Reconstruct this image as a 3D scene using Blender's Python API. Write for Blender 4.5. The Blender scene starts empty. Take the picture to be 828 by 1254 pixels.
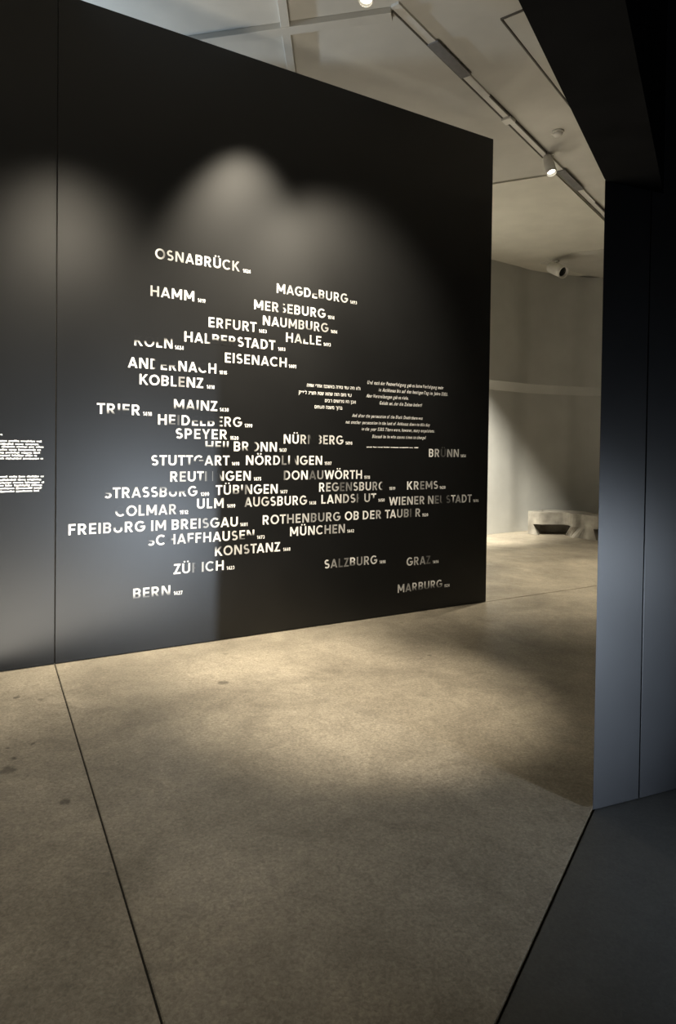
import bpy, bmesh, math, random
from mathutils import Vector, Matrix
random.seed(7)
S = bpy.context.scene
COL = S.collection

# ---------------------------------------------------------------- camera
F = 800.0                      # focal length in pixels of the 828x1254 frame
PPX, PPY = 414.0, 563.0        # optical axis in the frame
TH, RO = math.radians(1.0), 0.0126
EYE = Vector((0, 0, 1.55))
fw = Vector((0, math.cos(TH), -math.sin(TH)))
u0 = Vector((0, math.sin(TH), math.cos(TH)))
r0 = Vector((1, 0, 0))
cr = r0 * math.cos(RO) + u0 * math.sin(RO)
cu = u0 * math.cos(RO) - r0 * math.sin(RO)
cd = bpy.data.cameras.new('camera'); cam = bpy.data.objects.new('camera', cd); COL.objects.link(cam)
cam.matrix_world = Matrix(((cr.x, cu.x, -fw.x, EYE.x), (cr.y, cu.y, -fw.y, EYE.y), (cr.z, cu.z, -fw.z, EYE.z), (0, 0, 0, 1)))
cd.sensor_fit = 'VERTICAL'; cd.sensor_height = 36; cd.lens = F / 1254 * 36
cd.shift_y = (PPY - 627) / 1254.0
cd.clip_start = 0.05
S.camera = cam

# ---------------------------------------------------------------- exposure and world
S.view_settings.view_transform = 'Standard'; S.view_settings.look = 'None'
S.view_settings.gamma = 1; S.view_settings.use_curve_mapping = False
S.view_settings.exposure = 0.0
w = bpy.data.worlds.new('world'); S.world = w; w.use_nodes = True
w.node_tree.nodes['Background'].inputs[0].default_value = (.02, .021, .022, 1)
w.node_tree.nodes['Background'].inputs[1].default_value = 0.3

# ---------------------------------------------------------------- surveying the room: a pixel meets a known plane
def ray(px, py): return (cr * ((px - PPX) / F) - cu * ((py - PPY) / F) + fw)
def at_z(px, py, z):
    d = ray(px, py); t = (z - EYE.z) / d.z
    return EYE + d * t
H = 5.0                        # gallery ceiling
P0 = at_z(67, 813.3, 0); P1 = at_z(595, 737, 0)
wd = (P1 - P0).normalized(); wn = Vector((wd.y, -wd.x, 0))     # along the display wall; its face towards us
WL = (P1 - P0).length
def on_wall(px, py):
    d = ray(px, py); t = (P0 - EYE).dot(wn) / d.dot(wn); p = EYE + d * t
    return (p - P0).dot(wd), p.z
WH = on_wall(603, 170)[1]
def W(s, z, out=0.0): return P0 + wd * s + wn * out + Vector((0, 0, z))

# ---------------------------------------------------------------- lights
def look(o, target):
    o.rotation_euler = (Vector(target) - o.location).to_track_quat('-Z', 'Y').to_euler()
def spot(name, loc, target, energy, deg, blend, color, radius=.04):
    l = bpy.data.lights.new(name, 'SPOT'); l.energy = energy; l.spot_size = math.radians(deg)
    l.spot_blend = blend; l.color = color; l.shadow_soft_size = radius
    o = bpy.data.objects.new(name, l); COL.objects.link(o); o.location = loc; look(o, target); return o
def area(name, loc, target, energy, sx, sy, color):
    l = bpy.data.lights.new(name, 'AREA'); l.shape = 'RECTANGLE'; l.size = sx; l.size_y = sy
    l.energy = energy; l.color = color
    o = bpy.data.objects.new(name, l); COL.objects.link(o); o.location = loc; look(o, target); return o
WARM = (1, .89, .70); COOL = (.72, .85, 1.0)
LAMP_A = at_z(450, 1, 4.76)                                   # the lamp at the top edge of the picture
LAMP_B = at_z(675, 214, 4.70)                                 # the lit spotlight on the track
def mirrored(px, py, z):
    """where a lamp at height z hangs when its glare shows at this place on the satin wall"""
    v = at_z(px, py, z); return v - wn * 2 * (v - P0).dot(wn)
JE = at_z(726, 993, 0)                                         # doorway edge of the jamb wall
SH = at_z(267, 786, 0)                                         # where its shadow meets the display wall
sd_ = (JE - SH).normalized()
KD = (at_z(828, 967, 0) - JE).normalized()
area('lobby_cool_fill_light', (3.6, -1.6, .45), (0.4, 5.2, .45), 16, 4.2, .4, (.86, .93, 1.0))  # unseen cool area source, added for broad sheen on wall and jamb
spot('lobby_sheen_spot_light', JE + sd_ * 3.2 + Vector((0, 0, .28)), SH + Vector((-.75, -.35, .75)), 820, 42, 1, (.76, .87, 1.0), .045)  # unseen cool spot, shaped to give the wall sheen its sharp edge
spot('lobby_jamb_light', JE + KD * .2 + Vector((.86 * 3.0, -.50 * 3.0, .70)), JE + KD * .35 + Vector((0, 0, 1.0)), 70, 56, 1, (.78, .88, 1.0), .25)
spot('wall_spot_light', mirrored(284, 130, 4.7), W(1.35, 2.55), 1500, 52, 1, WARM, .07)
spot('wall_spot_light_right', mirrored(352, 225, 4.7), W(2.3, 1.9), 800, 60, 1, WARM, .14)
spot('wall_spot_light_left', mirrored(70, 225, 3.9), W(.15, 1.6), 420, 74, 1, WARM, .3)
spot('gallery_left_fill_light', W(-1.3, 4.75, 2.6), (-2.3, 3.2, 0), 210, 80, 1, (1, .93, .80), .08)  # fill added to lift the floor at lower left
spot('lamp_light', LAMP_A, at_z(360, 880, 0), 60, 80, 1, WARM, .05)
spot('floor_pool_light', W(1.3, 4.7, 2.0), at_z(440, 850, 0), 1450, 32, 1, WARM, .05)
spot('track_lamp_light', LAMP_B + Vector((0, 0, -.06)), at_z(660, 700, 0), 1000, 80, 1, WARM, .05)
spot('far_wall_light', (1.0, 9.3, 4.7), (1.85, 11.9, .8), 5200, 50, 1, (1, .94, .80), .06)
area('far_room_light', (1.5, 9.8, .9), (1.5, 9.81, 5), 13, 1.2, .8, WARM)
area('room_behind_bounce_light', W(2.2, .03, -2.6), W(2.2, 5, -2.59), 60, 2.4, 2.4, (1, .92, .78))
spot('ceiling_wash_light', W(-.9, 4.3, -2.0), W(.75, 5, -.25), 420, 38, .35, (.66, .82, 1.0), .05)
area('gallery_bounce_light', (-1.2, 3.2, .03), (-1.2, 3.21, 5.0), 95, 2.0, 2.0, (1, .92, .78))

# ---------------------------------------------------------------- materials
def mat(name, col, rough=.5, spec=.5, metal=0, noise=0, nscale=8, bump=0, bscale=60, emit=None, estr=0):
    m = bpy.data.materials.new(name); m.use_nodes = True; N = m.node_tree.nodes; L = m.node_tree.links
    b = N['Principled BSDF']; b.inputs['Base Color'].default_value = (*col, 1)
    b.inputs['Roughness'].default_value = rough; b.inputs['Metallic'].default_value = metal
    b.inputs['Specular IOR Level'].default_value = spec
    tc = N.new('ShaderNodeTexCoord')
    if noise:
        n = N.new('ShaderNodeTexNoise'); n.inputs['Scale'].default_value = nscale; n.inputs['Detail'].default_value = 5
        L.new(tc.outputs['Object'], n.inputs['Vector'])
        r = N.new('ShaderNodeValToRGB')
        r.color_ramp.elements[0].position = .3; r.color_ramp.elements[1].position = .7
        r.color_ramp.elements[0].color = (*[c * (1 - noise) for c in col], 1)
        r.color_ramp.elements[1].color = (*[min(1, c * (1 + noise)) for c in col], 1)
        L.new(n.outputs['Fac'], r.inputs['Fac']); L.new(r.outputs['Color'], b.inputs['Base Color'])
    if bump:
        n2 = N.new('ShaderNodeTexNoise'); n2.inputs['Scale'].default_value = bscale; n2.inputs['Detail'].default_value = 3
        L.new(tc.outputs['Object'], n2.inputs['Vector'])
        bp = N.new('ShaderNodeBump'); bp.inputs['Strength'].default_value = bump; bp.inputs['Distance'].default_value = .002
        L.new(n2.outputs['Fac'], bp.inputs['Height']); L.new(bp.outputs['Normal'], b.inputs['Normal'])
    if emit:
        b.inputs['Emission Color'].default_value = (*emit, 1); b.inputs['Emission Strength'].default_value = estr
    return m

def concrete_floor(name, base, contrast=1.0, rough=.42):
    m = bpy.data.materials.new(name); m.use_nodes = True; N = m.node_tree.nodes; L = m.node_tree.links
    b = N['Principled BSDF']; tc = N.new('ShaderNodeTexCoord')
    def nz(scale, detail, dist=0, rg=.5):
        n = N.new('ShaderNodeTexNoise'); n.inputs['Scale'].default_value = scale
        n.inputs['Detail'].default_value = detail; n.inputs['Distortion'].default_value = dist
        n.inputs['Roughness'].default_value = rg
        L.new(tc.outputs['Object'], n.inputs['Vector']); return n.outputs['Fac']
    def rmp(fac, p0, p1, v0, v1):
        r = N.new('ShaderNodeMapRange'); r.inputs[1].default_value = p0; r.inputs[2].default_value = p1
        r.inputs[3].default_value = v0; r.inputs[4].default_value = v1; L.new(fac, r.inputs[0]); return r.outputs[0]
    def mul(a, c):
        x = N.new('ShaderNodeMath'); x.operation = 'MULTIPLY'; L.new(a, x.inputs[0]); L.new(c, x.inputs[1]); return x.outputs[0]
    k = contrast
    cloud = rmp(nz(.9, 4, .6, .55), .3, .7, 1 - .36 * k, 1 + .26 * k)     # broad trowel clouds
    patch = rmp(nz(4.5, 6, 1.2, .65), .32, .68, 1 - .16 * k, 1 + .12 * k)
    grain = rmp(nz(75, 3, .8, .6), .3, .7, 1 - .28 * k, 1 + .26 * k)      # fine mottle of the aggregate
    fleck = rmp(nz(26, 4, 1.5, .7), .34, .66, 1 - .13 * k, 1 + .13 * k)
    v = mul(mul(mul(cloud, patch), grain), fleck)
    vo = N.new('ShaderNodeTexVoronoi'); vo.inputs['Scale'].default_value = 1.9; L.new(tc.outputs['Object'], vo.inputs['Vector'])
    stain = rmp(vo.outputs['Distance'], .02, .05, .62, 1.0)               # scattered dark spots
    v = mul(v, stain)
    for (px_, py_, rad) in ((273, 836, .045), (8, 943, .05), (40, 911, .02), (10, 917, .015), (17, 929, .018), (80, 982, .03), (20, 854, .025)):
        q = at_z(px_, py_, 0)
        ds = N.new('ShaderNodeVectorMath'); ds.operation = 'DISTANCE'; ds.inputs[1].default_value = (q.x, q.y, 0)
        wob = N.new('ShaderNodeTexNoise'); wob.inputs['Scale'].default_value = 30; L.new(tc.outputs['Object'], wob.inputs['Vector'])
        L.new(tc.outputs['Object'], ds.inputs[0])
        ad = N.new('ShaderNodeMath'); ad.operation = 'MULTIPLY_ADD'; ad.inputs[1].default_value = -.06; ad.inputs[2].default_value = .03
        L.new(wob.outputs['Fac'], ad.inputs[0])
        sm = N.new('ShaderNodeMath'); sm.operation = 'ADD'; L.new(ds.outputs['Value'], sm.inputs[0]); L.new(ad.outputs[0], sm.inputs[1])
        v = mul(v, rmp(sm.outputs[0], rad * .5, rad, .45, 1.0))
    mx = N.new('ShaderNodeMix'); mx.data_type = 'RGBA'; mx.blend_type = 'MULTIPLY'; mx.inputs['Factor'].default_value = 1
    mx.inputs[6].default_value = (*base, 1); L.new(v, mx.inputs[7]); L.new(mx.outputs[2], b.inputs['Base Color'])
    rr = rmp(nz(3, 5, 1, .6), .3, .7, rough - .07, rough + .1); L.new(rr, b.inputs['Roughness'])
    bp = N.new('ShaderNodeBump'); bp.inputs['Strength'].default_value = .35; bp.inputs['Distance'].default_value = .002
    L.new(nz(60, 4, .6, .6), bp.inputs['Height']); L.new(bp.outputs['Normal'], b.inputs['Normal'])
    return m

M = {}
M['dark_wall'] = mat('dark_wall_paint', (.0065, .0067, .007), .375, .45, noise=.12, nscale=3, bump=.10, bscale=220)
M['jamb'] = mat('dark_jamb_paint', (.012, .0128, .015), .36, .5, noise=.12, nscale=4, bump=.10, bscale=200)
M['black'] = mat('black_header_paint', (.008, .008, .008), .95, .0, noise=.15, nscale=5)
M['joint'] = mat('dark_joint_filler', (.035, .032, .028), .9, .2, noise=.2, nscale=30)  # dark filler in floor joints and wall seams
M['floor'] = concrete_floor('polished_warm_concrete', (.34, .30, .235))
M['dark_floor'] = concrete_floor('dark_lobby_floor', (.075, .075, .071), .5, .5)
M['ceiling'] = mat('ceiling_plaster', (.52, .50, .45), .85, .2, noise=.05, nscale=3, bump=.15, bscale=90)
M['ceiling_bounce_lit'] = mat('ceiling_plaster_bounce_lit', (.60, .575, .50), .85, .2, noise=.05, nscale=3, bump=.15, bscale=90)  # same plaster made lighter: bounce light put into the colour
M['far_wall'] = mat('pale_wall_plaster', (.52, .52, .495), .8, .25, noise=.06, nscale=2, bump=.2, bscale=60)
M['bench'] = mat('bench_concrete', (.33, .31, .27), .75, .3, noise=.3, nscale=5, bump=.4, bscale=40)
M['white_metal'] = mat('white_lamp_metal', (.62, .60, .55), .45, .5, noise=.04, nscale=20)
M['grey_metal'] = mat('grey_track_cover', (.17, .165, .16), .5, .5, noise=.1, nscale=20)
M['slot'] = mat('dark_track_slot', (.09, .08, .065), .6, .3, noise=.1, nscale=20)
M['lens_on'] = mat('lit_lamp_lens', (1, .95, .85), .3, .5, emit=(1, .95, .82), estr=9)
M['lens_off'] = mat('dark_lamp_lens', (.006, .006, .006), .25, .5, noise=.1, nscale=20)
M['shell'] = mat('dark_lobby_wall', (.02, .02, .022), .8, .3, noise=.1, nscale=3)

# letters: per-corner attribute 'ink' says how much of the white print is left there
m = bpy.data.materials.new('white_letter_print'); m.use_nodes = True; N = m.node_tree.nodes; L = m.node_tree.links
b = N['Principled BSDF']; at = N.new('ShaderNodeAttribute'); at.attribute_name = 'ink'
mr = N.new('ShaderNodeMapRange'); L.new(at.outputs['Fac'], mr.inputs[0])
mx = N.new('ShaderNodeMix'); mx.data_type = 'RGBA'; L.new(mr.outputs[0], mx.inputs['Factor'])
mx.inputs[6].default_value = (.0065, .0067, .007, 1); mx.inputs[7].default_value = (.93, .92, .90, 1)
L.new(mx.outputs[2], b.inputs['Base Color']); b.inputs['Roughness'].default_value = .4
M['print'] = m
m = bpy.data.materials.new('white_text_print'); m.use_nodes = True
m.node_tree.nodes['Principled BSDF'].inputs['Base Color'].default_value = (.93, .92, .90, 1)
m.node_tree.nodes['Principled BSDF'].inputs['Roughness'].default_value = .4
M['text'] = m

# ---------------------------------------------------------------- mesh helpers
def obj(name, bm, m, parent=None, smooth=False):
    bmesh.ops.recalc_face_normals(bm, faces=bm.faces)
    me = bpy.data.meshes.new(name); bm.to_mesh(me); bm.free()
    if m: me.materials.append(m)
    if smooth:
        for p in me.polygons: p.use_smooth = True
    o = bpy.data.objects.new(name, me); COL.objects.link(o)
    if parent:
        o.parent = parent
        o.matrix_parent_inverse = Matrix.Translation(-parent.location) if parent.rotation_euler.z == 0 else parent.matrix_basis.inverted()
    return o
def struct(name, bm, m, label=None):
    o = obj(name, bm, m); o['kind'] = 'structure'
    if label: o['label'] = label
    return o
def empty(name, loc, kind=None, label=None, cat=None, group=None):
    o = bpy.data.objects.new(name, None); COL.objects.link(o); o.location = loc; o.empty_display_size = .1
    if kind: o['kind'] = kind
    if label: o['label'] = label
    if cat: o['category'] = cat
    if group: o['group'] = group
    return o
def prism(bm, pts, z0, z1, bevel=0):
    """upright prism over a plan polygon"""
    lo = [bm.verts.new((p[0], p[1], z0)) for p in pts]; hi = [bm.verts.new((p[0], p[1], z1)) for p in pts]
    fs = [bm.faces.new(lo[::-1]), bm.faces.new(hi)]
    n = len(pts)
    for i in range(n): fs.append(bm.faces.new((lo[i], lo[(i + 1) % n], hi[(i + 1) % n], hi[i])))
    bmesh.ops.recalc_face_normals(bm, faces=fs)
    if bevel:
        es = {e for f in fs for e in f.edges}
        bmesh.ops.bevel(bm, geom=list(es), offset=bevel, segments=2, affect='EDGES', profile=.5)
def slab_along(a, d, n, s0, s1, o0, o1):
    """plan rectangle on axis d from point a, offsets along n"""
    return [a + d * s0 + n * o0, a + d * s1 + n * o0, a + d * s1 + n * o1, a + d * s0 + n * o1]
def tube(bm, p, q, r0_, r1_=None, seg=28, caps=True):
    p, q = Vector(p), Vector(q); r1_ = r0_ if r1_ is None else r1_
    ax = (q - p).normalized(); t = Vector((0, 0, 1)) if abs(ax.z) < .9 else Vector((1, 0, 0))
    u = ax.cross(t).normalized(); v = ax.cross(u)
    A = [bm.verts.new(p + (u * math.cos(2 * math.pi * i / seg) + v * math.sin(2 * math.pi * i / seg)) * r0_) for i in range(seg)]
    B = [bm.verts.new(q + (u * math.cos(2 * math.pi * i / seg) + v * math.sin(2 * math.pi * i / seg)) * r1_) for i in range(seg)]
    for i in range(seg): bm.faces.new((A[i], A[(i + 1) % seg], B[(i + 1) % seg], B[i]))
    if caps: bm.faces.new(A[::-1]); bm.faces.new(B)
def lathe(bm, p, ax, prof, seg=32):
    """rings (distance along ax, radius) swept round the axis; radius 0 closes"""
    p = Vector(p); ax = Vector(ax).normalized(); t = Vector((0, 0, 1)) if abs(ax.z) < .9 else Vector((1, 0, 0))
    u = ax.cross(t).normalized(); v = ax.cross(u); rings = []
    for h, r in prof:
        c = p + ax * h
        if r < 1e-6: rings.append([bm.verts.new(c)])
        else: rings.append([bm.verts.new(c + (u * math.cos(2 * math.pi * i / seg) + v * math.sin(2 * math.pi * i / seg)) * r) for i in range(seg)])
    for a, b_ in zip(rings, rings[1:]):
        for i in range(seg):
            j = (i + 1) % seg
            if len(a) == 1 and len(b_) == 1: continue
            if len(a) == 1: bm.faces.new((a[0], b_[i], b_[j]))
            elif len(b_) == 1: bm.faces.new((a[i], a[j], b_[0]))
            else: bm.faces.new((a[i], a[j], b_[j], b_[i]))
def line_x(a, da, b_, db):
    den = da.x * db.y - da.y * db.x; t = ((b_.x - a.x) * db.y - (b_.y - a.y) * db.x) / den
    return a + da * t

# ---------------------------------------------------------------- plan of the place
J0 = at_z(726, 993, 0)                         # foot of the jamb at the doorway
J1 = at_z(608, 1254, 0)
jd = (J0 - J1).normalized()                    # along the threshold joint, away from us
jr = Vector((jd.y, -jd.x, 0))                  # to the right of it: the lobby
K1 = at_z(828, 967, 0); kd = (K1 - J0).normalized(); kn = Vector((kd.y, -kd.x, 0))   # jamb wall runs along kd, faces kn
L0 = at_z(67, 813.3, 0); L1 = at_z(199, 1254, 0); ld = (L0 - L1).normalized(); lr = Vector((ld.y, -ld.x, 0))
GAP = .0075
XL, XR, YN, YF = -8.0, 9.0, -5.0, 15.0

# floor: base bed below the joints, four slabs
bm = bmesh.new(); prism(bm, [(XL, YN), (XR, YN), (XR, YF), (XL, YF)], -.12, -.012)
fl = struct('floor', bm, M['joint'], 'polished concrete floor with recessed joints, warm brown in the gallery, dark in the lobby')
def clip(poly, p, n):
    """keep the part of a plan polygon where (x-p).n >= 0"""
    out = []
    for i in range(len(poly)):
        a, b_ = Vector(poly[i]), Vector(poly[(i + 1) % len(poly)]); da, db = (a - p).dot(n), (b_ - p).dot(n)
        if da >= 0: out.append(a)
        if (da >= 0) != (db >= 0): out.append(a + (b_ - a) * (da / (da - db)))
    return out
big = [Vector((XL, YN, 0)), Vector((XR, YN, 0)), Vector((XR, YF, 0)), Vector((XL, YF, 0))]
g = GAP / 2
front = clip(big, P0 - wn * -.0 + wn * g, wn)                    # our side of the wall line
back = clip(big, P0 - wn * g, -wn)
near_left = clip(clip(front, L0 - lr * g, -lr), J0 - jr * g, -jr)
near_mid = clip(clip(front, L0 + lr * g, lr), J0 - jr * g, -jr)
lobby = clip(front, J0 + jr * g, jr)
# the lobby ends at the jamb wall; beyond that the gallery floor goes on
lobby_dark = clip(lobby, J0 - kn * .12, kn)
behind = clip(lobby, J0 - kn * .12, -kn)
def slab(poly, mt, label=None):
    bm = bmesh.new(); prism(bm, poly, -.0119, 0)
    es = [e for e in bm.edges if all(v.co.z > -.001 for v in e.verts)]
    bmesh.ops.bevel(bm, geom=es, offset=.003, segments=2, affect='EDGES')
    o = obj('floor_slab', bm, mt, fl)
    if label: o['label'] = label
    return o
slab(near_left, M['floor']); slab(near_mid, M['floor']); slab(back, M['floor']); slab(behind, M['floor'])
slab(lobby_dark, M['dark_floor'], 'dark grey lobby floor right of the threshold joint')

# display wall
TOP = WH; TK = .22
root = empty('wall_left', P0, 'structure', 'tall black display wall covered with white city names', 'wall')
sg = .006
for s0, s1 in ((-5.2, -sg / 2), (sg / 2, WL)):
    bm = bmesh.new(); prism(bm, slab_along(P0, wd, wn, s0, s1, -TK, 0), 0.004, TOP, .002); obj('wall_panel', bm, M['dark_wall'], root)
bm = bmesh.new(); prism(bm, slab_along(P0, wd, wn, -.05, .05, -TK * .8, -.018), .004, TOP - .01)
# seam backing strip fills the gap between the two panels
for v in bm.verts: pass
bm.free()
bm = bmesh.new(); prism(bm, slab_along(P0, wd, wn, -sg / 2 + .0002, sg / 2 - .0002, -TK, -.012), .004, TOP - .003); obj('seam_strip', bm, M['joint'], root)

# ---------------------------------------------------------------- lettering
# capitals and figures drawn as strokes of one weight, cap height 1
def _arc(cx, cy, rx, ry, a0, a1, n=14):
    return [(cx + rx * math.cos(math.radians(a0 + (a1 - a0) * i / n)), cy + ry * math.sin(math.radians(a0 + (a1 - a0) * i / n))) for i in range(n + 1)]
def _strokes(ch, w):
    h = w / 2; t = 1 - h
    def P(*pts): return ('p', list(pts))
    def Dg(x0, y0, x1, y1): return ('d', (x0, y0, x1, y1))
    def O(Wd): return ('c', _arc(Wd / 2, .5, Wd / 2 - h, .5 - h + .008, 0, 360, 32))
    stem = P((h, 0), (h, 1))
    if ch in 'ÜÖÄ':
        st, Wd = _strokes({'Ü': 'U', 'Ö': 'O', 'Ä': 'A'}[ch], w)
        for sx in (-1, 1): st = st + [('f', _arc(Wd / 2 + sx * .15, 1.17, .082, .082, 0, 360, 12)[:-1])]
        return st, Wd
    k = w * 1.06
    return {
     'A': ([Dg(k * .55, 0, .41, 1), Dg(.82 - k * .55, 0, .41, 1), P((.17, .27), (.65, .27))], .82),
     'B': ([stem, P((h, t), (.33, t), *_arc(.33, (t + .52) / 2, .20, (t - .52) / 2, 90, -90), (h, .52)),
            P((h, .52), (.34, .52), *_arc(.34, (h + .52) / 2, .61 - h - .34, (.52 - h) / 2, 90, -90), (h, h))], .61),
     'C': ([P(*_arc(.44, .5, .44 - h, .5 - h + .008, 46, 314, 26))], .80),
     'D': ([stem, P((h, t), (.29, t), *_arc(.29, .5, .70 - h - .29, .5 - h, 90, -90, 18), (h, h))], .70),
     'E': ([stem, P((h, t), (.54, t)), P((h, .5), (.50, .5)), P((h, h), (.54, h))], .54),
     'F': ([stem, P((h, t), (.53, t)), P((h, .5), (.49, .5))], .53),
     'G': ([P(*_arc(.44, .5, .44 - h, .5 - h + .008, 46, 345, 28), (.855 - h, .47)), P((.46, .46), (.855, .46))], .855),
     'H': ([stem, P((.72 - h, 0), (.72 - h, 1)), P((h, .5), (.72 - h, .5))], .72),
     'I': ([stem], w),
     'J': ([P((.4 - h, 1), (.4 - h, .3), *_arc(.2, .3, .2 - h, .3 - h, 0, -150))], .4),
     'K': ([stem, Dg(h + .02, .34, .58, 1), Dg(.27, .56, .62, 0)], .68),
     'L': ([stem, P((h, h), (.50, h))], .50),
     'M': ([stem, P((.88 - h, 0), (.88 - h, 1)), Dg(h + .01, 1, .44, .2), Dg(.87 - h, 1, .44, .2)], .88),
     'N': ([stem, P((.74 - h, 0), (.74 - h, 1)), Dg(h + .03, 1, .71 - h, 0)], .74),
     'O': ([O(.88)], .88),
     'P': ([stem, P((h, t), (.33, t), *_arc(.33, (t + .44) / 2, .60 - h - .33, (t - .44) / 2, 90, -90), (h, .44))], .60),
     'R': ([stem, P((h, t), (.33, t), *_arc(.33, (t + .46) / 2, .60 - h - .33, (t - .46) / 2, 90, -90), (h, .46)), Dg(.30, .46, .55, 0)], .64),
     'S': ([P(*_arc(.29, (t + .5) / 2, .27 - h, (t - .5) / 2, 38, 270, 18), *_arc(.30, (h + .5) / 2, .30 - h, (.5 - h) / 2, 90, -145, 18)[1:])], .60),
     'T': ([P((0, t), (.62, t)), P((.31, 0), (.31, 1))], .62),
     'U': ([P((h, 1), (h, .34), *_arc(.35, .34, .35 - h, .34 - h, 180, 360, 18), (.70 - h, 1))], .70),
     'V': ([Dg(k * .55, 1, .38, 0), Dg(.76 - k * .55, 1, .38, 0)], .76),
     'W': ([Dg(k * .52, 1, .30, 0), Dg(.56, 1, .30, 0), Dg(.56, 1, .82, 0), Dg(1.12 - k * .52, 1, .82, 0)], 1.12),
     'X': ([Dg(k * .6, 0, .68 - k * .6, 1), Dg(k * .6, 1, .68 - k * .6, 0)], .68),
     'Y': ([Dg(k * .6, 1, .36, .42), Dg(.72 - k * .6, 1, .36, .42), P((.36, 0), (.36, .5))], .72),
     'Z': ([P((.03, t), (.60, t)), P((0, h), (.61, h)), Dg(.13, .08, .49, .92)], .61),
     '0': ([('c', _arc(.28, .5, .28 - h, .5 - h, 0, 360, 24))], .56),
     '1': ([P((.30, 0), (.30, 1)), Dg(.08, .68, .26, .96)], .30 + h),
     '2': ([P(*_arc(.26, t - .2, .25 - h, .2, 165, -35, 14), (h, h), (.54, h))], .54),
     '3': ([P(*_arc(.26, (t + .5) / 2, .25 - h, (t - .5) / 2, 150, -90, 14)), P(*_arc(.26, (h + .5) / 2, .28 - h, (.5 - h) / 2, 90, -150, 14))], .54),
     '4': ([Dg(.10, .25, .40, 1), P((.0, .24), (.58, .24)), P((.40, 0), (.40, 1))], .58),
     '5': ([P((.50, t), (.12, t), (.10, .53), (.26, .58), *_arc(.26, .32, .27 - h, .32 - h, 75, -150, 14))], .54),
     '6': ([('c', _arc(.27, .33, .27 - h, .33 - h, 0, 360, 18)), Dg(.08, .4, .32, 1)], .54),
     '7': ([P((0, t), (.50, t)), Dg(.16, 0, .42, .95)], .52),
     '8': ([('c', _arc(.27, (t + .53) / 2, .23 - h + .02, (t - .53) / 2, 0, 360, 18)), ('c', _arc(.27, (h + .53) / 2, .27 - h, (.53 - h) / 2, 0, 360, 18))], .54),
     '9': ([('c', _arc(.27, .67, .27 - h, .33 - h, 0, 360, 18)), Dg(.22, 0, .46, .6)], .54),
    }[ch]
def _ribbon(pts, w, closed, verts, faces):
    n = len(pts); L_, R_ = [], []
    for i, (x, y) in enumerate(pts):
        if closed: a_, b_ = pts[(i - 1) % n], pts[(i + 1) % n]
        else: a_, b_ = pts[max(i - 1, 0)], pts[min(i + 1, n - 1)]
        def nr(p, q):
            dx, dy = q[0] - p[0], q[1] - p[1]; l = math.hypot(dx, dy) or 1; return (-dy / l, dx / l)
        n1 = nr(a_, (x, y)) if a_ != (x, y) else nr((x, y), b_); n2 = nr((x, y), b_) if b_ != (x, y) else n1
        mx_, my_ = n1[0] + n2[0], n1[1] + n2[1]; l = math.hypot(mx_, my_) or 1; mx_ /= l; my_ /= l
        sc_ = min(2.0, 1 / max(.35, mx_ * n1[0] + my_ * n1[1])) * w / 2
        L_.append((x + mx_ * sc_, y + my_ * sc_)); R_.append((x - mx_ * sc_, y - my_ * sc_))
    k = len(verts); verts += L_ + R_; m_ = n if closed else n - 1
    for i in range(m_): j = (i + 1) % n; faces.append((k + i, k + j, k + n + j, k + n + i))
def drawn(ch, w):
    key = ('drawn', ch, w)
    if key in _cache: return _cache[key]
    st, wd_ = _strokes(ch, w); verts, faces = [], []
    for kind, g_ in st:
        if kind == 'p':
            pts = [g_[0]]
            for q in g_[1:]:
                if math.hypot(q[0] - pts[-1][0], q[1] - pts[-1][1]) > 1e-4: pts.append(q)
            _ribbon(pts, w, False, verts, faces)
        elif kind == 'c': _ribbon(g_[:-1], w, True, verts, faces)
        elif kind == 'f': k = len(verts); verts += g_; faces.append(tuple(range(k, k + len(g_))))
        else:
            x0, y0, x1, y1 = g_; hw = w * math.hypot(x1 - x0, y1 - y0) / abs(y1 - y0) / 2; k = len(verts)
            verts += [(x0 - hw, y0), (x0 + hw, y0), (x1 + hw, y1), (x1 - hw, y1)]; faces.append((k, k + 1, k + 2, k + 3))
    _cache[key] = (verts, faces, wd_); return _cache[key]
def layout_drawn(text, w, track):
    x = 0; out = []; prev = None
    kern = {('A', 'U'): -.02, ('A', 'T'): -.09, ('T', 'A'): -.09, ('L', 'T'): -.08, ('A', 'V'): -.08, ('W', 'Ö'): -.02, ('R', 'T'): -.02, ('L', 'Z'): .01, ('K', 'O'): -.03}
    for i, ch in enumerate(text):
        if ch == ' ': x += .50; prev = None; continue
        if prev: x += SIDE.get(prev, .07) + SIDE.get(ch, .07) + track + kern.get((prev, ch), 0)
        vs, fs, wv = drawn(ch, w); out.append((vs, fs, x, i, wv)); x += wv; prev = ch
        if prev in 'LFE': x -= .02
    return out, x
SIDE = {}
for c_ in 'HIMNBDEFKLPRUÜ': SIDE[c_] = .095
for c_ in 'OÖCGQ': SIDE[c_] = .055
for c_ in 'S0123456789': SIDE[c_] = .06
for c_ in 'AVTYXWZ': SIDE[c_] = .03
_cache = {}
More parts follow.
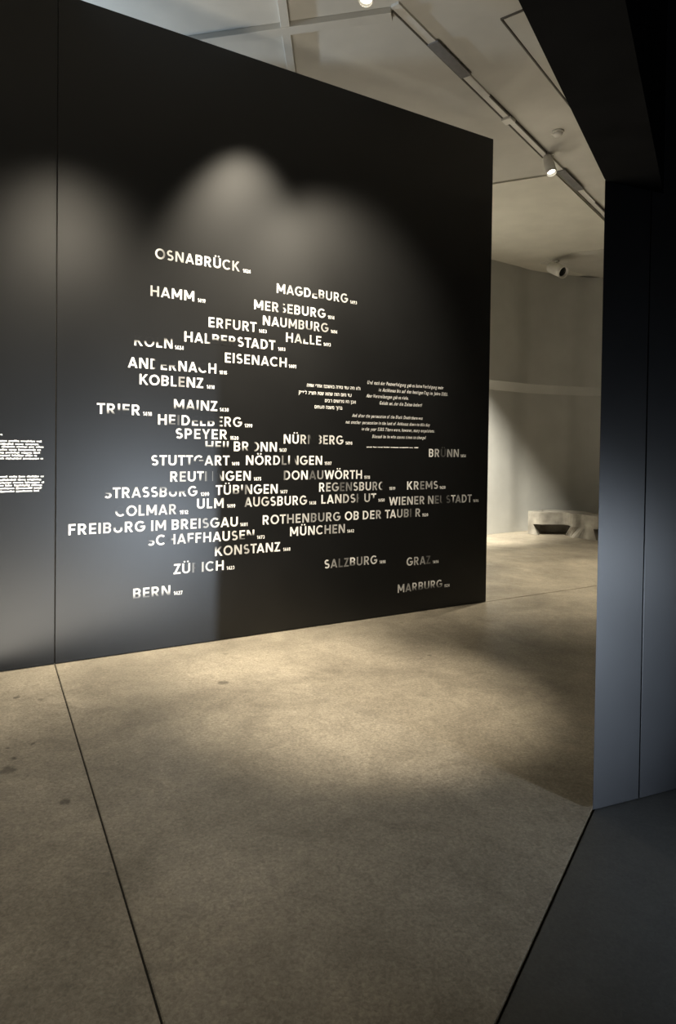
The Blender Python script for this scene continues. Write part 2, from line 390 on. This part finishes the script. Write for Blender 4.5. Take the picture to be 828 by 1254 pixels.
def glyph(ch, bold, shear=0.0):
    key = (ch, bold, shear)
    if key in _cache: return _cache[key]
    cu_ = bpy.data.curves.new('glyph', 'FONT'); cu_.body = ch; cu_.size = 1; cu_.offset = bold; cu_.shear = shear
    cu_.resolution_u = 4
    cu_.fill_mode = 'FRONT'
    o = bpy.data.objects.new('glyph', cu_); COL.objects.link(o)
    dg = bpy.context.evaluated_depsgraph_get(); dg.update()
    me = bpy.data.meshes.new_from_object(o.evaluated_get(dg))
    vs = [(v.co.x, v.co.y) for v in me.vertices]; fs = [tuple(p.vertices) for p in me.polygons]
    bpy.data.objects.remove(o); bpy.data.curves.remove(cu_); bpy.data.meshes.remove(me)
    if vs:
        x0 = min(v[0] for v in vs); vs = [(x - x0, y) for x, y in vs]; wdt = max(v[0] for v in vs)
    else: wdt = .25
    _cache[key] = (vs, fs, wdt); return _cache[key]
BEAR = {}
for c in 'HIMNBDEFKLPRUÜ': BEAR[c] = .075
for c in 'OÖCGQS': BEAR[c] = .05
for c in 'AVTYJZXW': BEAR[c] = .025
RIGHT = {'L': .02, 'F': .02, 'K': .02, 'R': .04, 'E': .045, 'B': .05, 'P': .03, 'D': .05}
CAPH = None
def cap_of(bold, ch='H', shear=0):
    vs, _, _ = glyph(ch, bold, shear); return max(v[1] for v in vs)
def layout(text, bold, track=.02, shear=0.0, space=.25, mono=None):
    """list of (verts, faces, x offset, index) and the total width in font units"""
    x = 0; out = []
    for i, ch in enumerate(text):
        if ch == ' ': x += space; continue
        vs, fs, wv = glyph(ch, bold, shear)
        lb = BEAR.get(ch, .035); rb = RIGHT.get(ch, lb)
        if out: x += lb
        out.append((vs, fs, x, i, wv)); x += wv + rb + track
    return out, x - track - RIGHT.get(text[-1], BEAR.get(text[-1], .035))
PROUD = .0012
def ink_value(code, fx, fy):
    """how much print is left at (fx, fy) of a letter"""
    if code.isdigit(): return [0, .03, .07, .13, .2, .3, .42, .56, .75, 1.0][int(code)]
    return {'t': (fy - .38) * 2.6, 'b': (.55 - fy) * 2.6,          # only the top / bottom is left
            'T': (fy - .05) * 1.5 + .05, 'B': (1.0 - fy) * 1.4,    # weaker towards the bottom / top
            'l': (.62 - fx) * 1.6, 'r': (fx - .42) * 1.4,          # only the left / right is left
            'L': (1.1 - fx) * .9, 'R': fx * .8 + .1,
            'x': (.45 - fx) * .5, 'y': (fx - .55) * .5}[code]      # faint trace on the left / right
def word(text, codes, p0, p1, year, yx0, yx1):
    s0, z0 = on_wall(*p0); s1, z1 = on_wall(*p1); z = (z0 + z1) / 2
    zs = z
    lay, wt = layout_drawn(text, BOLD, .01)
    sx = (s1 - s0) / wt; cap = 1.0; sy = CAP
    verts, faces, ink = [], [], []
    for vs, fs, xo, i, wv in lay:
        base = len(verts); code = codes[i]
        for (x, y) in vs:
            p = W(s0 + (x + xo) * sx, zs + y * sy, PROUD); verts.append(p - P0)
            ink.append(ink_value(code, x / max(wv, .01), y / cap))
        faces += [tuple(k + base for k in f) for f in fs]
    # the small year on the baseline
    ys0 = on_wall(yx0, p1[1])[0]; ys1 = on_wall(yx1, p1[1])[0]
    lay, wt = layout_drawn(year, .20, .0); ysx = (ys1 - ys0) / wt; ysy = CAP * .37
    zy = z - CAP * .02
    for vs, fs, xo, i, wv in lay:
        base = len(verts)
        for (x, y) in vs:
            verts.append(W(ys0 + (x + xo) * ysx, zy + y * ysy, PROUD) - P0); ink.append(.95)
        faces += [tuple(k + base for k in f) for f in fs]
    me = bpy.data.meshes.new('city_name'); me.from_pydata([tuple(v) for v in verts], [], faces)
    a = me.attributes.new('ink', 'FLOAT', 'POINT')
    a.data.foreach_set('value', ink)
    me.materials.append(M['print'])
    o = bpy.data.objects.new('city_name', me); COL.objects.link(o); o.parent = root
    o['label'] = 'white lettering ' + text.title() + ' with small year'
    return o
BOLD = .166
CAP = on_wall(86, 642.0)[1] - on_wall(86, 655.4)[1]
WORDS = [
 ('OSNABRÜCK', 'L66799865', (190, 317.5), (293, 331.5), '1424', 297.5, 307),
 ('HAMM', '6799', (184.3, 362.3), (237.8, 369), '1419', 242, 251.6),
 ('MAGDEBURG', '8679bT898', (338.9, 358.8), (426, 370.8), '1493', 428.8, 437),
 ('MERSEBURG', '976r68998', (311.2, 378.8), (398.6, 389.5), '1514', 401.5, 409.5),
 ('NAUMBURG', '98766T76', (322, 397.8), (402.2, 407.3), '1494', 405, 413),
 ('ERFURT', '986789', (255.5, 400.5), (314, 406.5), '1453', 317, 326.5),
 ('HALLE', '86b78', (350.2, 418.5), (393, 423.0), '1493', 396, 405),
 ('HALBERSTADT', '98Ttt t89999'.replace(' ', ''), (225.8, 418.8), (337, 428), '1493', 340.5, 349.3),
 ('KÖLN', 'bbbB', (164.5, 423), (211.2, 427), '1424', 214, 225),
 ('EISENACH', '99888888', (275.5, 443.8), (351, 449.8), '1401', 353.5, 362.6),
 ('ANDERNACH', '99Tbb98b8', (156.5, 450), (264.8, 457.5), '1515', 268.6, 278),
 ('KOBLENZ', '9998599', (170.8, 470.8), (248.8, 475.2), '1418', 253, 262.8),
 ('MAINZ', 'TTT89', (213, 501.3), (266, 503.3), '1438', 269, 280),
 ('TRIER', '9Ttt9', (118.6, 506.5), (171.3, 508.7), '1418', 175, 186),
 ('HEIDELBERG', '9T29bbbr88', (193.6, 520), (296.3, 522.8), '1390', 299.5, 309),
 ('SPEYER', '997799', (215, 536.3), (277.9, 538.7), '1520', 281.7, 292),
 ('NÜRNBERG', '997xr788', (347.5, 543.3), (420.4, 544.2), '1498', 423, 431.4),
 ('HEILBRONN', 'tttt9Tr99', (251.7, 552), (339, 553.2), '1437', 342, 351),
 ('STUTTGART', '9999Tt799', (185.2, 570.2), (281, 569.6), '1498', 283.8, 293),
 ('NÖRDLINGEN', '9998541r99'.replace('1r', 'r8'), (301.2, 569.6), (394.5, 569.0), '1507', 397.4, 406),
 ('REUTLINGEN', '96998xr999'.replace('8x', 'Tx'), (208.6, 589.8), (307, 588.5), '1475', 310.6, 319.8),
 ('DONAUWÖRTH', 'R8935899999', (347.4, 587.4), (443.2, 586.6), '1518', 445.8, 453),
 ('STRASSBURG', 'b998999bb8'.replace('99b', '9Bb'), (127.4, 609.8), (241.6, 607.8), '1390', 245.7, 256),
 ('TÜBINGEN', '98t7R999'.replace('t', '5'), (264.2, 605.8), (340, 604.6), '1477', 343, 352),
 ('REGENSBURG', '97433788 7l'.replace(' ', ''), (390.8, 601.8), (471.5, 600.4), '1519', 476.7, 484),
 ('KREMS', '98567', (498.4, 599.6), (536.3, 598.8), '1420', 538.3, 545.5),
 ('COLMAR', 'b88876', (141, 632.2), (215.8, 630), '1512', 220, 230.4),
 ('ULM', '988', (241.2, 622.8), (273.8, 622), '1499', 278, 288),
 ('AUGSBURG', 'R7789998', (299.2, 620.4), (375.9, 618.2), '1438', 378.6, 387),
 ('LANDSHUT', '998750x8t'[:6] + 'x8t'[0:0] + '75', (393.5, 616.4), (460.5, 615), '1450', 463, 471),
 ('WIENER NEUSTADT', '998877 74x4578 8'.replace(' ', '~'), (476.4, 618.8), (577.6, 615.2), '1496', 579.3, 586),
 ('FREIBURG IM BREISGAU', '9988', (83.8, 655.6), (291.2, 644.4), '1401', 294, 303),
 ('ROTHENBURG OB DER TAUBER', '', (321.7, 642.2), (514.6, 632.8), '1520', 516.8, 524.3),
 ('MÜNCHEN', '9998667', (355.2, 656.2), (422.3, 652.8), '1442', 425, 433.6),
 ('SCHAFFHAUSEN', 'b7r87T8998 6t'.replace(' ', ''), (180.5, 668.2), (311.3, 660.4), '1473', 314.7, 324),
 ('KONSTANZ', 'B7768999', (263.2, 681.3), (343, 674.8), '1448', 346.7, 355.5),
 ('ZÜRICH', '99r5799'[:2] + 'x689', (212.5, 702.6), (273.9, 698.6), '1423', 277.4, 287),
 ('SALZBURG', '85467588'[:8], (397.2, 696), (461.9, 690.8), '1498', 464.8, 472),
 ('GRAZ', '8763', (497.9, 692.6), (527, 690.6), '1496', 530, 537),
 ('BERN', 'TTTT', (163, 732.8), (208.4, 730), '1427', 212.6, 223.5),
 ('MARBURG', '86TTTTT', (487, 725.3), (541.6, 720), '1524', 544, 550.5),
 ('BRÜNN', '97267', (525.2, 559.6), (561.8, 559.8), '1454', 564, 570.5),
]
FIX = {'FREIBURG IM BREISGAU': '99887b99~97~99875899', 'ROTHENBURG OB DER TAUBER': '98867755778~99~977~976x78',
       'WIENER NEUSTADT': '998877~74x3T688', 'LANDSHUT': '99877x7t', 'ZÜRICH': '98x679', 'HALBERSTADT': '98Lttt89999',
       'NÖRDLINGEN': '99984Tr899', 'REGENSBURG': '976347886l', 'DONAUWÖRTH': 'R893599999', 'SCHAFFHAUSEN': 'b9r7T88997Tt',
       'TÜBINGEN': '98TtR999', 'STRASSBURG': 'b99799Bbb8', 'ANDERNACH': '99lbb99b9', 'REUTLINGEN': '969Txxr999',
       'SALZBURG': '8534T578'}
for t, c, p0, p1, yr, a, b_ in WORDS:
    c = FIX.get(t, c); c = (c + '9' * 30)[:len(t)].replace('~', '9')
    word(t, c, p0, p1, yr, a, b_)

def text_block(name, label, lines, capf, bold, shear):
    """several lines of small print joined into one part; each line (text, left pixel, right pixel)"""
    verts, faces = [], []
    for t, p0, p1 in lines:
        s0, z0 = on_wall(*p0); s1, z1 = on_wall(*p1); z = (z0 + z1) / 2
        lay, wt = layout(t, bold, .02, shear, .40)
        sx = (s1 - s0) / wt; sy = CAP * capf / cap_of(bold, 'H', shear)
        for vs, fs, xo, i, wv in lay:
            base = len(verts)
            for (x, y) in vs: verts.append(tuple(W(s0 + (x + xo) * sx, z + y * sy, PROUD) - P0))
            faces += [tuple(k + base for k in f) for f in fs]
    me = bpy.data.meshes.new(name); me.from_pydata(verts, [], faces); me.materials.append(M['text'])
    o = bpy.data.objects.new(name, me); COL.objects.link(o); o.parent = root; o['label'] = label; return o
text_block('wall_quotation', 'small white German quotation', [
 ('Und nach der Pestverfolgung gab es keine Verfolgung mehr', (450, 470.8), (543.2, 476.4)),
 ('in Aschkenas bis auf den heutigen Tag im Jahre 5303.', (463.8, 479.5), (548.2, 484.6)),
 ('Aber Vertreibungen gab es viele.', (448.6, 486.6), (500, 489.4)),
 ('Gelobt sei, der die Zeiten ändert!', (465, 495.6), (516.8, 498))], .40, .008, .35)
text_block('wall_quotation', 'small white English quotation under the German one', [
 ('And after the persecution of the Black Death there was', (431.2, 510.6), (517.6, 514)),
 ('not another persecution in the land of Ashkenaz down to this day', (423.3, 518.6), (526.6, 522.2)),
 ('in the year 5303. There were, however, many expulsions.', (442.8, 526.8), (532, 530)),
 ('Blessed be he who causes times to change!', (455.8, 536), (521.6, 538))], .38, .007, .35)
text_block('wall_quotation', 'small white Hebrew quotation', [(t[::-1], a, b_) for t, a, b_ in [
 ('ולא היה עוד גזירה באשכנז אחרי אותה', (375.9, 473.6), (441.2, 477.6)),
 ('עד היום הזה שהוא שנת הש״ג לפ״ק', (366, 482.2), (430.6, 485.8)),
 ('אכן היו גירושים רבים', (398, 492.4), (435.8, 494.2)),
 ('ברוך משנה העתים', (385.2, 499.8), (419.2, 501.6))]], .37, .016, 0)
def print_rows(name, label, rows, hgt):
    """print too small to read: rows of word-sized strokes"""
    verts, faces = [], []
    for x0, x1, y0, y1 in rows:
        s0, z0 = on_wall(x0, y0); s1, z1 = on_wall(x1, y1); z = (z0 + z1) / 2; s = s0
        while s < s1 - .01:
            e = min(s + random.uniform(.035, .11), s1); k = len(verts)
            c = s
            while c < e - .003:
                c2 = min(c + .0085, e); h = hgt * random.choice((.7, .7, .75, 1.0)); lo = random.choice((0, 0, 0, -.2)) * hgt
                k = len(verts)
                for (a, q) in ((c, z + lo), (c2 - .0005, z + lo), (c2 - .0005, z + h), (c, z + h)): verts.append(tuple(W(a, q, PROUD) - P0))
                faces.append((k, k + 1, k + 2, k + 3)); c = c2
            s = e + .009
    me = bpy.data.meshes.new(name); me.from_pydata(verts, [], faces); me.materials.append(M['text'])
    o = bpy.data.objects.new(name, me); COL.objects.link(o); o.parent = root; o['label'] = label; o['kind'] = 'stuff'
print_rows('source_note', 'tiny line of print under the English quotation', [(449, 505.5, 548, 548.6), (507.2, 512.2, 548.6, 548.6)], .009)
rows = [(-150, 3, 532, 531.3)]
for y, x in ((540, 51), (543.8, 49.3), (547.4, 55), (551.1, 50), (554.8, 49.3), (558.4, 45.7), (562.2, 53)): rows.append((-150, x, y, y + .1))
for y, x in ((583.8, 53.6), (587.8, 50.4), (591.5, 54), (595, 52), (598.6, 51), (602.4, 48)): rows.append((-150, x, y + 3, y))
print_rows('wall_text', 'rows of small white print beside the wall seam', rows, .0125)

# ---------------------------------------------------------------- doorway: jamb wall on the right and header above
HZ = 2.72
A1 = at_z(742, 222, 1.0); hz = at_z(742, 222, 2.72)
HZ = EYE.z + (J0.length) / Vector((ray(742, 222).x, ray(742, 222).y)).length * ray(742, 222).z
a = at_z(742, 222, HZ); c = at_z(635, 0, HZ); e1 = (a - c).normalized()
b0 = at_z(806, 240, HZ); b1 = at_z(755, 0, HZ); e2 = (b0 - b1).normalized()
for p in (a, c, b0, b1): p.z = 0
jroot = empty('wall_right', J0, 'structure', 'dark blue-grey jamb wall on the right of the doorway', 'wall')
gs = (at_z(785, 980, 0) - J0).dot(kd)
back1 = J0 * (1.09) + kd * .02
def facept(s, off=0): return J0 + kd * s + kn * off
TOPZ = H
def panel(s0, s1, m_):
    bm = bmesh.new()
    pts = [facept(s0), facept(s1), facept(s1, -.24), (facept(s0, -.24) if s0 > .1 else facept(.26, -.24))]
    prism(bm, pts, .003, TOPZ, .002); return obj('jamb_panel', bm, m_, jroot)
panel(0, gs - .003, M['jamb']); panel(gs + .003, 6.0, M['jamb'])
bm = bmesh.new(); prism(bm, [facept(gs - .0028, -.012), facept(gs + .0028, -.012), facept(gs + .0028, -.24), facept(gs - .0028, -.24)], .003, TOPZ - .01); obj('seam_strip', bm, M['joint'], jroot)
# header over the doorway, from the jamb wall to the back of the room
def on_line_y(p, d, y): return p + d * ((y - p.y) / d.y)
hp = [facept(.0, .003), facept((b0 - J0).dot(kd), .003), on_line_y(b0, Vector((e2.x, e2.y, 0)), YN + .05), on_line_y(a, Vector((e1.x, e1.y, 0)), YN + .05)]
hp = [Vector((p.x, p.y, 0)) for p in hp]
bm = bmesh.new(); prism(bm, hp, HZ, H - .002); struct('trim_1', bm, M['black'], 'black doorway header overhead at the upper right')

# ---------------------------------------------------------------- ceiling
bm = bmesh.new(); prism(bm, [(XL, YN), (XR, YN), (XR, YF), (XL, YF)], H, H + .12)
cl = struct('ceiling', bm, M['ceiling'], 'grey plaster ceiling above the gallery')
lob = clip([Vector((XL + .1, YN + .1, 0)), Vector((XR - .1, YN + .1, 0)), Vector((XR - .1, 8, 0)), Vector((XL + .1, 8, 0))], Vector((b0.x, b0.y, 0)), Vector((e2.y, -e2.x, 0)))
lob = clip(lob, J0 + kn * .01, kn)
bm = bmesh.new(); prism(bm, lob, H - .05, H - .001); o = obj('lobby_ceiling', bm, M['shell'], cl)

# ceiling grid directions
T0 = at_z(487, 8, H); T1 = at_z(742, 263, H); td = (T1 - T0).normalized(); tn = Vector((td.y, -td.x, 0))
def flat(p): return Vector((p.x, p.y, 0))
# thin plate beyond the fold, its lighter colour standing in for bounce light
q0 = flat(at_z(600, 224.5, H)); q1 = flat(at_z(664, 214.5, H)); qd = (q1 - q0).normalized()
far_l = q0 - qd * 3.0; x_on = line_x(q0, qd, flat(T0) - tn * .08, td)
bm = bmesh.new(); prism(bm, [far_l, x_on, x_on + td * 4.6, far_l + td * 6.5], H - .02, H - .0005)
o = obj('ceiling_panel', bm, M['ceiling_bounce_lit'], cl); o['label'] = 'ceiling bay left of the track, bounce light painted in as a lighter tone'
# wedge-shaped drop beside the far wall
g0 = flat(at_z(662, 321, H)); g1 = flat(at_z(700, 308, H)); g2 = flat(at_z(760, 301, H)); g3 = flat(at_z(760, 345, H))
bm = bmesh.new(); prism(bm, [g0, g1, g2, g2 + Vector((2, 0, 0)), g3 + Vector((2, 0.3, 0)), g3], H - .03, H - .0005)
obj('ceiling_panel', bm, M['ceiling'], cl)
# raised rib across the ceiling, upper left
def bar_on_ceiling(name, pa, pb, width, drop, m_, ext0=0, ext1=0, label=None, top=0.0):
    a_, b_ = flat(at_z(*pa, H)), flat(at_z(*pb, H)); d = (b_ - a_).normalized(); n = Vector((d.y, -d.x, 0))
    bm = bmesh.new(); prism(bm, slab_along(a_ - d * ext0, d, n, 0, (b_ - a_).length + ext0 + ext1, -width / 2, width / 2), H - drop, H - top - .0005, .004)
    o = obj(name, bm, m_, cl)
    if label: o['label'] = label
    return o
bar_on_ceiling('ceiling_rib', (240, 47), (480, 13), .10, .05, M['ceiling'], 1.2, .0)
bar_on_ceiling('ceiling_rib', (346, 0), (357, 82), .075, .045, M['ceiling'], .8, .5)
# access hatch
h0 = flat(at_z(614, 22, H)); hd = td; hn = tn
hr = empty('ceiling_hatch', h0 + Vector((0, 0, H - .03)), None, 'rectangular hatch panel in the ceiling beside the black header', 'hatch')
bm = bmesh.new(); prism(bm, slab_along(h0, hd, hn, .014, 2.4, .014, 1.0), H - .014, H - .001, .002); obj('hatch_panel', bm, M['ceiling'], hr)
for nm, r_ in (('frame_bar', (0, 2.42, -.006, .008)), ('frame_bar', (-.004, .006, -.006, 1.0))):
    bm = bmesh.new(); prism(bm, slab_along(h0, hd, hn, *r_), H - .016, H - .001); obj(nm, bm, M['slot'], hr)

# lighting track
TW = .085
tk = empty('lighting_track', flat(T0) + Vector((0, 0, H - .03)), None, 'long recessed lighting track running diagonally across the ceiling', 'lighting track')
TF = flat(T0)
def tpart(name, s0, s1, o0, o1, z0, z1, m_, label=None, bev=.002):
    bm = bmesh.new(); prism(bm, slab_along(TF, td, tn, s0, s1, o0, o1), z0, z1, bev); o = obj(name, bm, m_, tk)
    if label: o['label'] = label
def ts(px, py): return (flat(at_z(px, py, H)) - TF).dot(td)
END = 8.2
tpart('channel', -.05, END, -TW / 2 + .012, TW / 2, H - .022, H - .001, M['white_metal'])
tpart('side_rail', 0, END, -TW / 2 - .004, -TW / 2 + .012, H - .028, H - .001, M['slot'], 'dark rail')
e_ = [ts(533, 47), ts(574, 89), ts(602, 114), ts(627, 142), ts(630, 147), ts(668, 186), ts(687, 206), ts(711, 230), ts(728, 246)]
tpart('side_rail', e_[2], e_[3], TW / 2 - .012, TW / 2 + .003, H - .028, H - .001, M['slot'], 'dark rail')
tpart('side_rail', e_[4], e_[5], TW / 2 - .012, TW / 2 + .003, H - .028, H - .001, M['slot'], 'dark rail')
tpart('side_rail', e_[8], END, TW / 2 - .012, TW / 2 + .003, H - .028, H - .001, M['slot'], 'dark rail')
tpart('cover_plate', e_[0], e_[1], -TW / 2 + .006, TW / 2 + .022, H - .034, H - .022, M['grey_metal'], 'dark grey cover plate', .003)
tpart('cover_plate', e_[6], e_[7], -TW / 2 + .006, TW / 2 + .022, H - .034, H - .022, M['grey_metal'], 'dark grey cover plate', .003)
tpart('joint_clip', e_[3] - .06, e_[3] + .06, -TW / 2 - .008, TW / 2 + .01, H - .05, H - .0221, M['white_metal'], None, .006)

# spotlights
def spotlight(name, mount, head, aim, r, ln, lit, label, group=None, base='adapter'):
    """mount on the ceiling, head = pivot of the can, aim = direction the can points"""
    root_ = empty(name, mount, None, label, 'spotlight', group)
    aim = Vector(aim).normalized()
    bm = bmesh.new(); lathe(bm, mount, (0, 0, -1), [(0, 0), (0, .045), (.018, .045), (.022, .038), (.022, 0)]); obj('mounting_plate', bm, M['white_metal'], root_, True)
    bm = bmesh.new(); tube(bm, mount + Vector((0, 0, -.02)), head, .011, seg=14); obj('stem', bm, M['white_metal'], root_, True)
    s = head - aim * ln * .35
    bm = bmesh.new()
    lathe(bm, s, aim, [(0, 0), (0, r * .78), (ln * .03, r * .9), (ln * .12, r * .94), (ln * .55, r), (ln, r), (ln, r * .86), (ln * .86, r * .80), (ln * .86, 0)])
    o = obj('lamp_housing', bm, M['white_metal'], root_); 
    for p in o.data.polygons: p.use_smooth = abs(p.normal.dot(aim)) < .5
    bm = bmesh.new(); lathe(bm, s + aim * ln * .861, aim, [(0, 0), (0, r * .78), (.004, r * .78), (.008, r * .4), (.009, 0)])
    o = obj('lens', bm, M['lens_on'] if lit else M['lens_off'], root_, True)
    o['label'] = 'glowing lens' if lit else 'dark lens'
    bm = bmesh.new(); lathe(bm, s + aim * ln * .93, aim, [(0, r * 1.04), (ln * .09, r * 1.04), (ln * .09, r * .86), (0, r * .86), (0, r * 1.04)])
    obj('rim', bm, M['white_metal'], root_)
    return s + aim * ln
hm = at_z(673, 191, H - .03)
spotlight('track_spotlight', hm, at_z(672, 199, H - .12), Vector((.12, -.42, -1)), .058, .24, True, 'lit white spotlight hanging from the diagonal ceiling track')
ma = at_z(452, -28, H)
spotlight('ceiling_spotlight', Vector((LAMP_A.x - .02, LAMP_A.y + .05, H)), Vector((LAMP_A.x, LAMP_A.y + .02, 4.87)), Vector((-.1, -.35, -1)), .055, .2, True, 'glowing spotlight cut by the top edge of the picture')
m2 = at_z(682, 319.5, H - .03)
spotlight('ceiling_spotlight', m2, at_z(680, 329, H - .24), Vector((.55, -1.2, -.72)), .105, .36, False, 'unlit white spotlight with dark lens near the far wall')

# smoke detector
sd = at_z(683, 161, H)
rt = empty('smoke_detector', sd, None, 'small round smoke detector on the ceiling right of the track', 'smoke detector')
bm = bmesh.new(); lathe(bm, sd, (0, 0, -1), [(0, 0), (0, .065), (.012, .068), (.02, .064), (.02, 0)]); obj('base_plate', bm, M['white_metal'], rt)
bm = bmesh.new(); lathe(bm, sd + Vector((0, 0, -.0195)), (0, 0, -1), [(0, 0), (0, .056), (.018, .05), (.03, .036), (.034, 0)]); obj('sensor_head', bm, M['white_metal'], rt, True)

# ---------------------------------------------------------------- far wall with its bulkhead
fp = [at_z(598, 654.5, 0), at_z(645, 650, 0)]
f0 = flat(fp[0]); f1 = flat(fp[1]); fd = (f1 - f0).normalized()
path = [f0 - fd * 5.0, f0 - fd * 2.0, f0, f0.lerp(f1, .5), f1, f1 + Vector((.8, .30, 0)), f1 + Vector((1.8, .45, 0)), f1 + Vector((5.2, .3, 0))]
def wall_strip(name, pts, prof, m_, label=None, parent=None):
    """sweep a section (offset towards us, z) along a plan path"""
    bm = bmesh.new(); rows = []
    nrm = []
    for i, p in enumerate(pts):
        d = (pts[min(i + 1, len(pts) - 1)] - pts[max(i - 1, 0)]).normalized(); n = Vector((d.y, -d.x, 0)); nrm.append(n)
        rows.append([bm.verts.new((p + n * o_).to_tuple()[:2] + (z,)) for o_, z in prof])
    for a_, b_ in zip(rows, rows[1:]):
        for k in range(len(prof)): bm.faces.new((a_[k], b_[k], b_[(k + 1) % len(prof)], a_[(k + 1) % len(prof)]))
    bm.faces.new(rows[0]); bm.faces.new(rows[-1][::-1])
    return bm
def smooth_path(pts, n=8):
    out = []
    for i in range(len(pts) - 1):
        p0_, p1_, p2_, p3_ = pts[max(i - 1, 0)], pts[i], pts[i + 1], pts[min(i + 2, len(pts) - 1)]
        for k in range(n):
            t = k / n
            out.append(.5 * ((2 * p1_) + (p2_ - p0_) * t + (2 * p0_ - 5 * p1_ + 4 * p2_ - p3_) * t * t + (3 * p1_ - p0_ - 3 * p2_ + p3_) * t ** 3))
    out.append(pts[-1]); return out
sp = smooth_path(path, 14)
BZ = 2.80
bm = wall_strip('wall_far', sp, [(0, 0.002), (0, H - .021), (-.25, H - .021), (-.25, .002)], M['far_wall'])
far = struct('wall_far', bm, M['far_wall'], 'pale plaster wall at the end of the far room')
bm = wall_strip('bulkhead', sp, [(.001, BZ - .14), (.10, BZ), (.12, BZ + .02), (.12, H - .0212), (.001, H - .0212)], M['far_wall'])
obj('bulkhead', bm, M['far_wall'], far)['label'] = 'projecting upper band of the far wall'

# ---------------------------------------------------------------- concrete bench
cpts = [at_z(646.5, 653.5, 0), at_z(659, 655.4, 0), at_z(692, 655.8, 0), at_z(700, 658.6, 0), at_z(713, 659.5, 0), at_z(722, 661.3, 0), at_z(733, 662.5, 0), at_z(757, 664, 0), at_z(795, 662, 0)]
cpts = [flat(p) for p in cpts]
bp_ = smooth_path(cpts, 6)
BH = .425; SL = .20; DP = .5
# arc length and normals
acc = [0.0]
for i in range(1, len(bp_)): acc.append(acc[-1] + (bp_[i] - bp_[i - 1]).length)
def bpos(s):
    s = max(0, min(acc[-1], s))
    for i in range(1, len(acc)):
        if acc[i] >= s:
            t = (s - acc[i - 1]) / max(1e-6, acc[i] - acc[i - 1]); return bp_[i - 1].lerp(bp_[i], t)
def bn(s):
    d = (bpos(s + .25) - bpos(s - .25)).normalized(); return Vector((d.y, -d.x, 0))
def s_at(px, py):
    p = flat(at_z(px, py, 0)); return min(((bp_[i] - p).length, acc[i]) for i in range(len(acc)))[1]
br = empty('concrete_bench', bpos(acc[-1] / 2), None, 'low curved concrete bench with trapezoid openings below the far wall', 'bench')
def sweep(s0a, s1a, s0b, s1b, zb, zt, n, dep0=0, dep1=DP):
    """solid between arc lengths, (s0a,s1a) at the bottom and (s0b,s1b) at the top"""
    bm = bmesh.new(); rows = []
    for k in range(n + 1):
        t = k / n; lo = s0a + (s1a - s0a) * t; hi = s0b + (s1b - s0b) * t
        rows.append([bm.verts.new(q) for q in ((bpos(lo) - bn(lo) * dep0 + Vector((0, 0, zb))), (bpos(hi) - bn(hi) * dep0 + Vector((0, 0, zt))),
                     (bpos(hi) - bn(hi) * dep1 + Vector((0, 0, zt))), (bpos(lo) - bn(lo) * dep1 + Vector((0, 0, zb))))])
    for a_, b_ in zip(rows, rows[1:]):
        for k in range(4): bm.faces.new((a_[k], b_[k], b_[(k + 1) % 4], a_[(k + 1) % 4]))
    bm.faces.new(rows[0]); bm.faces.new(rows[-1][::-1]); return bm
obj('seat_slab', sweep(0, acc[-1], 0, acc[-1], SL, BH, 60), M['bench'], br)
sa, sb_, sc, sd_, se, sf = s_at(652.5, 655), s_at(658.7, 655.3), s_at(692.5, 655.8), s_at(699, 658.4), s_at(726, 662), s_at(731, 662.5)
obj('leg', sweep(0, sb_, 0, sa, .003, SL, 8), M['bench'], br)
obj('leg', sweep(sc, sf, sd_, se, .003, SL, 16), M['bench'], br)
obj('leg', sweep(sf + .5, acc[-1], sf + .58, acc[-1], .003, SL, 12), M['bench'], br)
bm = sweep(.15, acc[-1] - .1, .15, acc[-1] - .1, .003, SL, 40, DP * .75, DP - .02); obj('back_panel', bm, M['bench'], br)

# ---------------------------------------------------------------- outer shell behind the camera and beside the gallery
def wall_box(name, x0, y0, x1, y1, z1, m_): 
    bm = bmesh.new(); prism(bm, [(x0, y0), (x1, y0), (x1, y1), (x0, y1)], 0.002, z1); return struct(name, bm, m_)
wall_box('wall_rear', XL, YN - .2, XR, YN, H, M['shell'])
wall_box('wall_outer_left', XL - .2, YN, XL, YF, H, M['shell'])
wall_box('wall_outer_right', XR, YN, XR + .2, YF, H, M['far_wall'])
